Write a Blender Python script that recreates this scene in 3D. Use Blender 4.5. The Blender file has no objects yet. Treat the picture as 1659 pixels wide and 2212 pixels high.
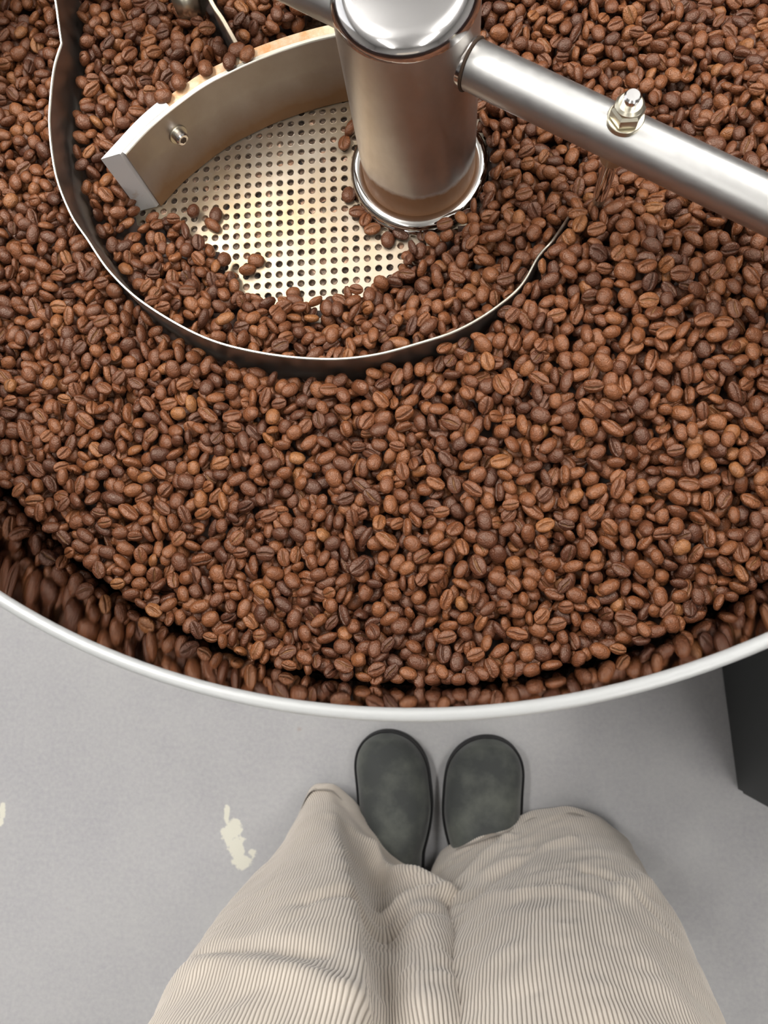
import bpy, bmesh, math, random
import numpy as np
from mathutils import Vector, Matrix, Euler, noise

C = bpy.context.scene.collection
RNG = np.random.default_rng(7)
random.seed(7)

# ------------------------------------------------------------------ camera
CAM_Z = 1.12
FPX, CX, CY = 1598.9, 829.5, 1106.0
NADIR = (985.3, 1373.7)
_d = np.array([NADIR[0] - CX, -(NADIR[1] - CY), -FPX]); _d /= np.linalg.norm(_d)
_ex = np.array([1., 0, 0]) - _d[0] * _d; _ex /= np.linalg.norm(_ex)
_ey = np.cross(_ex, _d)
ROT = np.array([_ex, _ey, -_d])                      # camera -> world


def P(u, v, z):
    """photograph pixel -> world point on the horizontal plane at height z"""
    r = ROT @ np.array([u - CX, -(v - CY), -FPX])
    t = (z - CAM_Z) / r[2]
    return Vector((r[0] * t, r[1] * t, z))


def proj(p):
    q = ROT.T @ (np.asarray(p, float) - np.array([0, 0, CAM_Z]))
    return CX + FPX * q[0] / -q[2], CY - FPX * q[1] / -q[2], -q[2]


cam = bpy.data.cameras.new('camera')
cam.sensor_fit = 'HORIZONTAL'; cam.sensor_width = 36
cam.lens = FPX / 1659 * 36
cam.clip_start = 0.01
cam.dof.use_dof = True; cam.dof.focus_distance = 0.43; cam.dof.aperture_fstop = 20
co = bpy.data.objects.new('camera', cam); C.objects.link(co)
M4 = Matrix([list(r) for r in ROT]).to_4x4(); M4.translation = (0, 0, CAM_Z)
co.matrix_world = M4
bpy.context.scene.camera = co

# ------------------------------------------------------------------ light
sc = bpy.context.scene
sc.view_settings.view_transform = 'Standard'; sc.view_settings.look = 'None'
sc.view_settings.gamma = 1; sc.view_settings.use_curve_mapping = False
sc.view_settings.exposure = 0.0
w = bpy.data.worlds.new('world'); sc.world = w; w.use_nodes = True
w.node_tree.nodes['Background'].inputs[0].default_value = (.85, .9, 1, 1)
w.node_tree.nodes['Background'].inputs[1].default_value = .5
CEIL = 2.9


def area(name, loc, sx, sy, power, col=(1, 1, 1), aim=None):
    l = bpy.data.lights.new(name, 'AREA'); l.shape = 'RECTANGLE'; l.size = sx; l.size_y = sy
    l.energy = power; l.color = col
    o = bpy.data.objects.new(name, l); C.objects.link(o); o.location = loc
    if aim is not None:
        o.rotation_euler = (Vector(aim) - Vector(loc)).to_track_quat('-Z', 'Y').to_euler()
    return o


for lx, ly, pw in ((-1.0, 1.0, 50), (1.1, 1.0, 36), (-1.0, -1.4, 8), (1.1, -1.4, 18)):
    area('ceiling_lamp', (lx, ly, CEIL - .35), .30, 1.8, pw, (1, .975, .94))
    area('added_uplight', (lx, ly, CEIL - .33), .30, 1.8, pw * .9, (1, .98, .95), aim=(lx, ly + 1e-4, CEIL + 1))  # unseen upward fill, added to brighten the ceiling and what mirrors it
area('window_light', (-2.9, 1.2, 1.8), 2.8, 1.6, 14, (.95, .97, 1), aim=(0, -.1, .5))


# ------------------------------------------------------------------ helpers
def link(name, me, mat=None, parent=None, smooth=True):
    o = bpy.data.objects.new(name, me); C.objects.link(o)
    if mat: me.materials.append(mat)
    if parent is not None: o.parent = parent
    if smooth and len(me.polygons):
        me.polygons.foreach_set('use_smooth', [True] * len(me.polygons))
    return o


def meshobj(name, verts, faces, mat=None, parent=None, smooth=True, angle=None):
    me = bpy.data.meshes.new(name)
    me.from_pydata([tuple(v) for v in verts], [], faces); me.update()
    bm = bmesh.new(); bm.from_mesh(me); bmesh.ops.recalc_face_normals(bm, faces=bm.faces); bm.to_mesh(me); bm.free()
    o = link(name, me, mat, parent, smooth)
    if angle: me.set_sharp_from_angle(angle=math.radians(angle))
    return o


def empty(name, loc=(0, 0, 0)):
    o = bpy.data.objects.new(name, None); C.objects.link(o); o.location = loc
    o.empty_display_size = .02
    return o


def tag(o, label=None, cat=None, group=None, kind=None):
    if label: o['label'] = label
    if cat: o['category'] = cat
    if group: o['group'] = group
    if kind: o['kind'] = kind
    return o


def local(o, parent):
    """object was built in world coordinates: make the parent at its place keep it there"""
    o.parent = parent
    o.matrix_parent_inverse = Matrix.Translation(-parent.location)
    return o


def lathe(name, prof, mat, parent=None, n=96, centre=(0, 0), angle=40, closed=False):
    vs, fs = [], []
    m = len(prof)
    for i in range(n):
        a = 2 * math.pi * i / n
        for r, z in prof: vs.append((centre[0] + r * math.cos(a), centre[1] + r * math.sin(a), z))
    for i in range(n):
        j = (i + 1) % n
        for k in range(m if closed else m - 1):
            l = (k + 1) % m
            fs.append((i * m + k, j * m + k, j * m + l, i * m + l))
    o = meshobj(name, vs, fs, mat, None, True, angle)
    bm = bmesh.new(); bm.from_mesh(o.data); bmesh.ops.remove_doubles(bm, verts=bm.verts, dist=1e-6)
    bmesh.ops.recalc_face_normals(bm, faces=bm.faces); bm.to_mesh(o.data); bm.free()
    o.data.polygons.foreach_set('use_smooth', [True] * len(o.data.polygons)); o.data.set_sharp_from_angle(angle=math.radians(angle))
    if parent: local(o, parent)
    return o


def tube(name, p0, p1, r, mat, parent=None, n=32, bev=.0015, caps=True, hexa=False):
    p0, p1 = Vector(p0), Vector(p1)
    L = (p1 - p0).length
    q = (p1 - p0).to_track_quat('Z', 'Y')
    prof = [(1e-5, 0), (r - bev, 0), (r, bev), (r, L - bev), (r - bev, L), (1e-5, L)]
    if hexa: n = 6
    vs, fs = [], []
    for i in range(n):
        a = 2 * math.pi * i / n
        for rr, z in prof: vs.append(p0 + q @ Vector((rr * math.cos(a), rr * math.sin(a), z)))
    m = len(prof)
    for i in range(n):
        j = (i + 1) % n
        for k in range(m - 1): fs.append((i * m + k, j * m + k, j * m + k + 1, i * m + k + 1))
    o = meshobj(name, vs, fs, mat, None, True, 35)
    if parent: local(o, parent)
    return o


def catmull(pts, n, closed=False):
    pts = [np.array(p, float) for p in pts]
    out = []; m = len(pts)
    segs = m if closed else m - 1
    for i in range(segs):
        if closed: a, b, c, d = pts[i - 1], pts[i], pts[(i + 1) % m], pts[(i + 2) % m]
        else: a, b, c, d = pts[max(i - 1, 0)], pts[i], pts[i + 1], pts[min(i + 2, m - 1)]
        for k in range(n):
            t = k / n
            out.append(.5 * ((2 * b) + (c - a) * t + (2 * a - 5 * b + 4 * c - d) * t * t + (3 * b - a - 3 * c + d) * t ** 3))
    if not closed: out.append(pts[-1])
    return np.array(out)


def resample(pts, n, closed=False):
    pts = np.asarray(pts)
    if closed: pts = np.vstack([pts, pts[:1]])
    s = np.r_[0, np.cumsum(np.linalg.norm(np.diff(pts, axis=0), axis=1))]
    t = np.linspace(0, s[-1], n + 1 if closed else n)
    if closed: t = t[:-1]
    return np.stack([np.interp(t, s, pts[:, k]) for k in range(pts.shape[1])], 1)


def sheet(name, path, zb, zt, t0, t1, mat, parent=None, angle=40):
    """vertical curved sheet following path (Nx2). offsets t0..t1 along the left normal; zb/zt floats or arrays"""
    path = np.asarray(path); n = len(path)
    tan = np.gradient(path, axis=0); tan /= np.linalg.norm(tan, axis=1)[:, None]
    nor = np.stack([-tan[:, 1], tan[:, 0]], 1)
    zb = np.broadcast_to(zb, n); zt = np.broadcast_to(zt, n)
    a, b = path + nor * t0, path + nor * t1
    bv = min(.0004, abs(t1 - t0) * .25)
    sg = 1 if t1 > t0 else -1
    a2, b2 = path + nor * (t0 + sg * bv), path + nor * (t1 - sg * bv)
    vs = []
    for i in range(n):
        vs += [(*a[i], zb[i]), (*a[i], zt[i] - bv), (*a2[i], zt[i]), (*b2[i], zt[i]), (*b[i], zt[i] - bv), (*b[i], zb[i])]
    fs = []
    for i in range(n - 1):
        for k in range(6):
            l = (k + 1) % 6
            fs.append((i * 6 + k, (i + 1) * 6 + k, (i + 1) * 6 + l, i * 6 + l))
    fs.append(tuple(range(6))); fs.append(tuple((n - 1) * 6 + k for k in range(6)))
    o = meshobj(name, vs, fs, mat, None, True, angle)
    if parent: local(o, parent)
    return o


# ------------------------------------------------------------------ materials
class NT:
    def __init__(s, name):
        s.m = bpy.data.materials.new(name); s.m.use_nodes = True
        s.t = s.m.node_tree; s.b = s.t.nodes['Principled BSDF']

    def n(s, typ, **kw):
        x = s.t.nodes.new(typ)
        for k, v in kw.items():
            if k.startswith('i_'):
                key = k[2:]
                x.inputs[int(key) if key.isdigit() else key.replace('_', ' ')].default_value = v
            else: setattr(x, k, v)
        return x

    def l(s, a, b): s.t.links.new(a, b)

    def coord(s, scale=None, kind='Object'):
        c = s.n('ShaderNodeTexCoord').outputs[kind]
        if scale is None: return c
        m = s.n('ShaderNodeMapping'); m.inputs['Scale'].default_value = scale; s.l(c, m.inputs[0]); return m.outputs[0]

    def noise(s, vec, scale, detail=4, rough=.5, dist=0):
        x = s.n('ShaderNodeTexNoise'); x.inputs['Scale'].default_value = scale; x.inputs['Detail'].default_value = detail
        x.inputs['Roughness'].default_value = rough; x.inputs['Distortion'].default_value = dist
        s.l(vec, x.inputs['Vector']); return x.outputs[0]

    def ramp(s, fac, stops):
        r = s.n('ShaderNodeValToRGB'); e = r.color_ramp.elements
        while len(e) < len(stops): e.new(.5)
        for i, (p, c) in enumerate(stops):
            e[i].position = p; e[i].color = (*c, 1) if len(c) == 3 else c
        s.l(fac, r.inputs[0]); return r.outputs[0]

    def mix(s, fac, a, b):
        x = s.n('ShaderNodeMix', data_type='RGBA')
        for v, k in ((fac, 0), (a, 6), (b, 7)):
            if isinstance(v, (int, float)): x.inputs[k].default_value = v
            elif isinstance(v, tuple): x.inputs[k].default_value = (*v, 1)
            else: s.l(v, x.inputs[k])
        return x.outputs[2]

    def math(s, op, a, b=None, c=None):
        x = s.n('ShaderNodeMath', operation=op)
        for k, v in enumerate((a, b, c)):
            if v is None: continue
            if isinstance(v, (int, float)): x.inputs[k].default_value = v
            else: s.l(v, x.inputs[k])
        return x.outputs[0]

    def mr(s, v, a, b, c=0., d=1.):
        x = s.n('ShaderNodeMapRange'); s.l(v, x.inputs[0])
        for k, q in enumerate((a, b, c, d)): x.inputs[k + 1].default_value = q
        return x.outputs[0]

    def bump(s, h, strength, dist=.001):
        b = s.n('ShaderNodeBump'); b.inputs['Strength'].default_value = strength; b.inputs['Distance'].default_value = dist
        s.l(h, b.inputs['Height']); s.l(b.outputs[0], s.b.inputs['Normal'])

    def set(s, **kw):
        for k, v in kw.items():
            i = s.b.inputs[k.replace('_', ' ')]
            if isinstance(v, (int, float)): i.default_value = v
            elif isinstance(v, tuple): i.default_value = (*v, 1)
            else: s.l(v, i)
        return s


def mat_bean():
    m = NT('roasted_bean')
    rnd = m.n('ShaderNodeObjectInfo').outputs['Random']
    col = m.ramp(rnd, [(0, (.068, .023, .012)), (.3, (.122, .040, .016)), (.65, (.168, .056, .020)), (.93, (.205, .072, .025)), (.985, (.24, .090, .029)), (1, (.28, .115, .038))])
    co_ = m.coord()
    nz = m.noise(co_, 380, 4, .6)
    col2 = m.mix(m.mr(nz, .35, .7), col, m.mix(.5, col, (.05, .02, .012)))
    # pale chaff left in the centre cut (geometry attribute says where the cut is)
    at = m.n('ShaderNodeAttribute', attribute_name='cut').outputs['Fac']
    rn2 = m.math('FRACT', m.math('MULTIPLY', rnd, 37.7))
    ch = m.math('MULTIPLY', m.math('MULTIPLY', at, m.mr(rn2, .35, .9)), m.mr(m.noise(co_, 500, 2), .4, .6))
    col3 = m.mix(ch, col2, (.30, .16, .07))
    m.set(Base_Color=col3, Roughness=m.mr(nz, .2, .8, .28, .46), Specular_IOR_Level=.55, Specular_Tint=(1, .86, .74))
    m.bump(m.math('ADD', nz, m.noise(co_, 1100, 2, .6)), .9, .0005)
    return m.m


def mat_metal(name, base=(.62, .61, .59), rough=.3, brushed=(1, 1, 1), bscale=200, stain=None, zlo=0, zhi=0, bs=.15, dirt=.3):
    m = NT(name)
    c = m.coord(brushed)
    nz = m.noise(c, bscale, 5, .65)
    big = m.noise(m.coord(), 22, 5, .6)
    col = m.mix(m.math('MULTIPLY', m.mr(big, .4, .75), dirt), base, (.30, .25, .20))
    if stain:
        g = m.n('ShaderNodeNewGeometry').outputs['Position']
        z = m.n('ShaderNodeSeparateXYZ'); m.l(g, z.inputs[0])
        zz = m.math('ADD', z.outputs[2], m.math('MULTIPLY', m.math('SUBTRACT', m.noise(g, 30, 5, .6), .5), .02))
        f = m.mr(zz, zlo, zhi, 1, 0)
        col = m.mix(f, col, stain)
        ro = m.math('ADD', m.mr(nz, .3, .7, rough, rough * 1.35), m.math('MULTIPLY', f, .22))
        m.set(Metallic=m.math('SUBTRACT', 1, m.math('MULTIPLY', f, .75)))
    else:
        ro = m.mr(nz, .3, .7, rough, rough * 1.2); m.set(Metallic=1.)
    m.set(Base_Color=col, Roughness=ro)
    m.bump(nz, bs, .0003)
    return m.m


BEAN = mat_bean()
COLX, COLY = -.0433 * .44, .675 * .44
PLATE_Z = .68
TRAY_R = .737 * .44
RIM_Z = CAM_Z - .6425 * .44
BLADE_TOP = .735

m = NT('floor_concrete')
c = m.coord()
n1 = m.noise(c, 2.2, 5, .6); n2 = m.noise(c, 160, 4, .7); n3 = m.noise(c, 14, 6, .65)
col = m.mix(m.mr(n1, .35, .65), (.310, .308, .320), (.365, .362, .362))
col = m.mix(m.math('MULTIPLY', m.mr(n3, .35, .75), .35), col, (.27, .265, .29))
col = m.mix(m.math('MULTIPLY', m.mr(n2, .3, .75), .55), col, (.45, .44, .435))
sp = m.n('ShaderNodeTexVoronoi'); sp.inputs['Scale'].default_value = 9; m.l(c, sp.inputs['Vector'])
spd = m.math('ADD', sp.outputs['Distance'], m.math('MULTIPLY', m.noise(c, 60, 3), .12))
rs = m.n('ShaderNodeSeparateColor'); m.l(sp.outputs['Color'], rs.inputs[0])
col = m.mix(m.math('MULTIPLY', m.math('MULTIPLY', m.mr(spd, .085, .11, 1, 0), m.mr(rs.outputs[0], .45, .9)), .6), col, (.28, .2, .12))
# flaked off-white paint, flat marks on the floor
nx = m.noise(c, 45, 5, .65)
mask = None
for (u, v, ru, rv) in [(490, 1765, 5, 18), (501, 1795, 18, 20), (512, 1830, 16, 26), (520, 1862, 22, 14), (545, 1842, 10, 10), (5, 1752, 7, 14), (2, 1775, 6, 8)]:
    p = P(u, v, 0)
    mp = m.n('ShaderNodeMapping', vector_type='POINT'); m.l(c, mp.inputs[0])
    k = 1.0 / 1500
    mp.inputs['Scale'].default_value = (1 / (ru * k), 1 / (rv * k), 0)
    mp.inputs['Location'].default_value = (-p.x / (ru * k), -p.y / (rv * k), 0)
    ln = m.n('ShaderNodeVectorMath', operation='LENGTH'); m.l(mp.outputs[0], ln.inputs[0])
    f = m.mr(m.math('ADD', ln.outputs['Value'], m.math('MULTIPLY', m.math('SUBTRACT', nx, .5), 4.0)), 1.0, 1.25, 1, 0)
    mask = f if mask is None else m.math('MAXIMUM', mask, f)
col = m.mix(mask, col, (.60, .585, .50))
m.set(Base_Color=col, Roughness=m.mr(n3, .3, .7, .42, .62))
m.bump(n2, .3, .0008)
FLOOR = m.m

m = NT('wall_paint'); m.set(Base_Color=(.36, .35, .34), Roughness=.8); m.bump(m.noise(m.coord(), 60, 4), .1); WALL = m.m
m = NT('ceiling_paint'); m.set(Base_Color=(.8, .8, .79), Roughness=.85); m.bump(m.noise(m.coord(), 60, 4), .1); CEILM = m.m

# ------------------------------------------------------------------ room shell
def box(name, x0, x1, y0, y1, z0, z1, mat, bev=0, parent=None, smooth=False):
    bm = bmesh.new()
    bmesh.ops.create_cube(bm, size=1)
    for v in bm.verts:
        v.co = Vector(((x0 + x1) / 2 + v.co.x * (x1 - x0), (y0 + y1) / 2 + v.co.y * (y1 - y0), (z0 + z1) / 2 + v.co.z * (z1 - z0)))
    if bev: bmesh.ops.bevel(bm, geom=bm.edges[:], offset=bev, segments=3, affect='EDGES')
    me = bpy.data.meshes.new(name); bm.to_mesh(me); bm.free()
    o = link(name, me, mat, None, smooth)
    if parent: local(o, parent)
    return o


tag(box('floor', -3.2, 3.2, -3, 4, -.1, 0, FLOOR), kind='structure', label='grey speckled concrete floor with flaked white paint marks')
tag(box('ceiling', -3.2, 3.2, -3, 4, CEIL, CEIL + .1, CEILM), kind='structure')
tag(box('wall_left', -3.3, -3.2, -3, 4, 0, CEIL, WALL), kind='structure')
tag(box('wall_right', 3.2, 3.3, -3, 4, 0, CEIL, WALL), kind='structure')
tag(box('wall_front', -3.2, 3.2, 4, 4.1, 0, CEIL, WALL), kind='structure')
tag(box('wall_back', -3.2, 3.2, -3.1, -3, 0, CEIL, WALL), kind='structure')

# ------------------------------------------------------------------ cooling tray
ctr = (COLX, COLY)
tray = tag(empty('cooling_tray', (COLX, COLY, 0)), 'round steel bean cooling tray with pale rolled rim and perforated floor', 'cooling tray')
STEEL_WALL = mat_metal('polished_wall_steel', (.23, .205, .215), .045, (1, 1, 1), 30, bs=.004, dirt=.1)
m = NT('rim_enamel')
m.set(Base_Color=(.34, .345, .345), Roughness=.34, Metallic=.1); RIMM = m.m
m = NT('black_drum'); m.set(Base_Color=(.03, .03, .03), Roughness=.5); DRUM = m.m

R = TRAY_R
lathe('tray_wall', [(R, PLATE_Z - .03), (R, RIM_Z), (R + .0015, RIM_Z), (R + .0015, PLATE_Z - .03)], STEEL_WALL, tray, 256, ctr, 30, True)
rr = .0026
prof = [(R + rr * .62 + rr * math.cos(a), RIM_Z + rr * .75 * math.sin(a)) for a in np.linspace(0, 2 * math.pi, 21)[:-1]]
tag(lathe('rim', prof, RIMM, tray, 256, ctr, 80, True), 'pale rolled rim')
lathe('tray_shell', [(.001, PLATE_Z - .08), (R - .02, PLATE_Z - .08), (R + .0016, PLATE_Z - .04), (R + .0016, PLATE_Z - .03)], DRUM, tray, 96, ctr)
lathe('pedestal', [(.09, PLATE_Z - .08), (.09, .03), (.16, .02), (.16, 0), (.001, 0)], DRUM, tray, 48, ctr)

# perforated plate -------------------------------------------------
pitch = .0164 * .44; ang = .017
g0 = np.array([-.2721, .7718]) * .44
ci, si = math.cos(ang), math.sin(ang)
m = NT('perforated_steel')
c = m.coord()
ds = m.n('ShaderNodeVectorMath', operation='DISTANCE'); m.l(c, ds.inputs[0]); ds.inputs[1].default_value = (COLX, COLY, PLATE_Z)
cb = m.n('ShaderNodeCombineXYZ'); m.l(m.math('MULTIPLY', ds.outputs['Value'], 1), cb.inputs[0])
sx = m.n('ShaderNodeSeparateXYZ'); m.l(c, sx.inputs[0])
m.l(m.math('MULTIPLY', sx.outputs[0], .06), cb.inputs[1])
scr = m.noise(cb.outputs[0], 900, 4, .7)
big = m.noise(c, 9, 4, .6)
base = m.mix(m.mr(big, .38, .62), (.40, .345, .28), (.38, .28, .17))
base = m.mix(m.math('MULTIPLY', m.mr(scr, .5, .8), .35), base, (.42, .33, .22))
base = m.mix(m.math('MULTIPLY', m.mr(m.noise(c, 120, 5, .7), .45, .8), .5), base, (.45, .40, .35))
m.set(Base_Color=base, Metallic=.72, Roughness=m.mr(scr, .2, .8, .34, .52)); m.bump(scr, .12, .0003)
PLATE = m.m
vs, fs = [], []
NS = 16; hr = pitch * .30; hc = pitch * .345
i0, i1, j0, j1 = -16, 26, -5, 32
sq = []
for k in range(NS):
    a = 2 * math.pi * k / NS
    cc, ss = math.cos(a), math.sin(a); q = max(abs(cc), abs(ss)); sq.append((cc / q * .5, ss / q * .5))
vd = {}
def vid(p):
    k = (round(p[0] * 1e6), round(p[1] * 1e6), round(p[2] * 1e6))
    if k not in vd: vd[k] = len(vs); vs.append(p)
    return vd[k]
for i in range(i0, i1):
    for j in range(j0, j1):
        cx_ = g0[0] + pitch * (i * ci + j * si); cy_ = g0[1] + pitch * (i * si - j * ci)
        if math.hypot(cx_ - COLX, cy_ - COLY) < .028: continue
        ring = []
        for k in range(NS):
            a = 2 * math.pi * k / NS; row = []
            lx, ly = sq[k][0] * pitch, sq[k][1] * pitch
            for (x_, y_, z_) in ((lx, ly, 0), (hc * math.cos(a), hc * math.sin(a), .0), (hr * 1.06 * math.cos(a), hr * 1.06 * math.sin(a), .00008), (hr * math.cos(a), hr * math.sin(a), -.0001), (hr * math.cos(a), hr * math.sin(a), -.0012)):
                row.append(vid((cx_ + x_ * ci - y_ * si, cy_ + x_ * si + y_ * ci, PLATE_Z + z_)))
            ring.append(row)
        for k in range(NS):
            l = (k + 1) % NS
            for q in range(4):
                if q == 0 and k % 2 == 1 and False: continue
                fs.append((ring[k][q], ring[l][q], ring[l][q + 1], ring[k][q + 1]))
plate = meshobj('perforated_plate', vs, fs, PLATE, None, True, 20)
bm = bmesh.new(); bm.from_mesh(plate.data)
bmesh.ops.recalc_face_normals(bm, faces=bm.faces)
up = sum(f.normal.z for f in bm.faces)
if up < 0: bmesh.ops.reverse_faces(bm, faces=bm.faces)
bm.to_mesh(plate.data); bm.free()
local(plate, tray)
tag(plate, 'perforated steel plate')

# what lies under the holes: chaff and bean scraps on a pan
m = NT('chaff')
c = m.coord()
vo = m.n('ShaderNodeTexVoronoi'); vo.inputs['Scale'].default_value = 150; m.l(c, vo.inputs['Vector'])
sp = m.n('ShaderNodeSeparateColor'); m.l(vo.outputs['Color'], sp.inputs[0])
cc_ = m.ramp(sp.outputs[0], [(0, (.006, .004, .004)), (.1, (.05, .03, .02)), (.4, (.20, .125, .08)), (.75, (.32, .25, .19)), (.93, (.42, .23, .14)), (1, (.75, .50, .36))])
m.set(Base_Color=m.mix(m.mr(m.noise(c, 700, 3), .4, .6), cc_, m.mix(.6, cc_, (.02, .012, .008))), Roughness=.8); m.bump(m.noise(c, 500, 4), .8, .001)
chaff = lathe('chaff_pan', [(.02, PLATE_Z - .0022), (R - .001, PLATE_Z - .0022)], m.m, tray, 64, ctr)
tag(chaff, 'brown chaff under the holes')
# ring of plain plate around the punched field is covered by beans

# polished base ring around the column
CR = .0815 * .44; FR = .099 * .44
CHROME = mat_metal('polished_ring', (.72, .70, .67), .07, (1, 1, 1), 120, bs=.12, dirt=.45)
lathe('base_ring', [(CR + .0005, PLATE_Z), (CR + .0005, PLATE_Z + .008)] + [(FR - .0042 + .0048 * math.cos(a), PLATE_Z + .0078 + .0038 * math.sin(a)) for a in np.linspace(2.9, -.9, 18)] + [(FR - .0002, PLATE_Z + .0045), (FR + .0006, PLATE_Z + .002), (FR + .0016, PLATE_Z)], CHROME, tray, 96, ctr, 60)

# ------------------------------------------------------------------ agitator
agi = tag(empty('stirring_arm', (COLX, COLY, PLATE_Z)), 'steel stirring rotor, hub column with pipe arms and curved blades', 'stirrer')
# hub top: find the height where the front top edge projects to y = 118
A = np.array([COLX, COLY]); dirn = -A / np.linalg.norm(A)
# arm height: projected column axis lies on the arm's line through (1035,147) slope .476
best = min(((abs(proj((COLX, COLY, z))[1] - (147 + .476 * (proj((COLX, COLY, z))[0] - 1035))), z) for z in np.linspace(.72, .86, 400)))
ARM_Z = best[1]
best = min((abs(proj((*(A + dirn * CR), z))[1] - 128), z) for z in np.linspace(.72, .9, 400))
TOP_Z = best[1]
print('ARM_Z', ARM_Z, 'TOP_Z', TOP_Z)
HUBM = mat_metal('hub_steel', (.62, .59, .56), .33, (1, 1, .4), 300, stain=(.24, .115, .05), zlo=PLATE_Z + .028, zhi=PLATE_Z + .033, bs=.05, dirt=.35)
z0 = PLATE_Z + .003
er = .010
TZ = TOP_Z + er * .75
prof = [(CR, z0), (CR, TZ - er)] + [(CR - er + er * math.cos(a), TZ - er + er * math.sin(a)) for a in np.linspace(0, math.pi / 2, 12)[1:]] + [(CR - er - .006, TZ + .0006), (.006, TZ + .001), (1e-5, TZ + .001)]
lathe('hub', prof[:2], HUBM, agi, 128, ctr, 60)
CAPM = mat_metal('hub_cap_steel', (.80, .785, .78), .10, (1, 1, 1), 260, bs=.01, dirt=.06)
tag(lathe('hub_cap', [prof[1]] + prof[2:], CAPM, agi, 128, ctr, 80), 'polished rounded cap')

ARMM = mat_metal('pipe_steel', (.54, .535, .525), .36, (1, 1, 1), 200, bs=0, dirt=.0)
pa = P(1035, 147, ARM_Z); pb = P(1600, 416, ARM_Z)
ad = (pb - Vector((COLX, COLY, ARM_Z))).normalized()
PR = .0117
base_c = Vector((COLX, COLY, ARM_Z))
arm1 = tube('pipe_arm', base_c + ad * (CR + .0012), base_c + ad * (R - .012), PR, ARMM, agi, 48, .0008)
arm2 = tube('pipe_arm', base_c - ad * (CR + .0012), base_c - ad * (R - .012), PR, ARMM, agi, 48, .0008)
for s in (1, -1):
    tube('arm_socket', base_c + ad * s * (CR - .012), base_c + ad * s * (CR + .0012), PR + .0006, CAPM, agi, 48, .0006)
# dark brown ring stands in for the shaded gap at the socket
m = NT('dark_recess_brown'); m.set(Base_Color=(.05, .028, .015), Roughness=.6); RECESSM = m.m
for s in (1, -1):
    tube('socket_gap_ring', base_c + ad * s * (CR + .0002), base_c + ad * s * (CR + .0016), PR + .0010, RECESSM, agi, 48, .0004)

NUTM = mat_metal('zinc_nut', (.66, .62, .50), .3, (1, 1, 1), 200, bs=.2, dirt=.5)


def bolt_on_arm(s, dist, tilt=0):
    b = base_c + ad * s * dist
    t = b + Vector((0, 0, PR))
    o = tube('clamp_bolt', b - Vector((0, 0, .050)), t + Vector((0, 0, .0150)), .0038, CAPM, agi, 24, .0008)
    local_parts = [
        tube('washer', t - Vector((0, 0, .002)), t + Vector((0, 0, .0012)), .0085, NUTM, None, 32, .0003),
        tube('nut', t + Vector((0, 0, .001)), t + Vector((0, 0, .0075)), .0078, NUTM, None, 6, .0012, hexa=True),
        tube('lock_collar', t + Vector((0, 0, .0072)), t + Vector((0, 0, .0102)), .0065, NUTM, None, 32, .0012)]
    for q in local_parts:
        q.parent = o; q.matrix_parent_inverse = o.matrix_world.inverted() @ Matrix.Translation(-agi.location) if False else Matrix.Identity(4)
    return o


# distance of the bolt along the arm from its pixel (1345,262)
bp = P(1347, 262, ARM_Z + PR)
BD = (Vector((bp.x, bp.y, ARM_Z)) - base_c).dot(ad)
bo = bolt_on_arm(1, BD)

# ring-like curved blade, whose top edge shows as a bright thin line
ring_px = [(95, -120, .755), (108, -60, .747), (119, 0, .741), (126, 50, .737), (132, 93, BLADE_TOP), (117, 140, BLADE_TOP), (109, 200, BLADE_TOP), (106, 275, BLADE_TOP),
           (120, 377, BLADE_TOP), (152, 461, BLADE_TOP), (188, 516, BLADE_TOP), (238, 588, BLADE_TOP), (314, 657, BLADE_TOP), (440, 728, BLADE_TOP), (566, 762, BLADE_TOP),
           (700, 775, BLADE_TOP), (808, 766, BLADE_TOP), (917, 737, BLADE_TOP), (982, 715, BLADE_TOP), (1044, 682, BLADE_TOP), (1105, 637, BLADE_TOP), (1135, 603, BLADE_TOP),
           (1164, 552, BLADE_TOP), (1196, 516, BLADE_TOP - .002), (1240, 450, BLADE_TOP - .016), (1270, 400, BLADE_TOP - .026)]
rp = np.array([[*P(u, v, z)] for u, v, z in ring_px])
kink = 4
c1 = resample(catmull(rp[:kink + 1], 10), 30); c2 = resample(catmull(rp[kink:], 10), 190)
ringc = np.vstack([c1[:-1], c2])
BLM = mat_metal('blade_steel', (.42, .385, .35), .34, (1, 1, .3), 120, stain=(.22, .12, .055), zlo=PLATE_Z + .008, zhi=PLATE_Z + .034, bs=.12, dirt=.6)
EDGE = mat_metal('pale_edge_steel', (.66, .63, .54), .3, (1, 1, 1), 120, bs=.1, dirt=.2)  # paler steel for the blade top edges
outer = sheet('curved_blade', ringc[:, :2], PLATE_Z + .003, ringc[:, 2] - .0006, -.0007, .0007, BLM, agi)
e = sheet('blade_edge', ringc[:, :2], ringc[:, 2] - .0006, ringc[:, 2], -.0008, .0008, EDGE, None)
e.parent = outer
tag(e, 'pale top edge')

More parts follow.
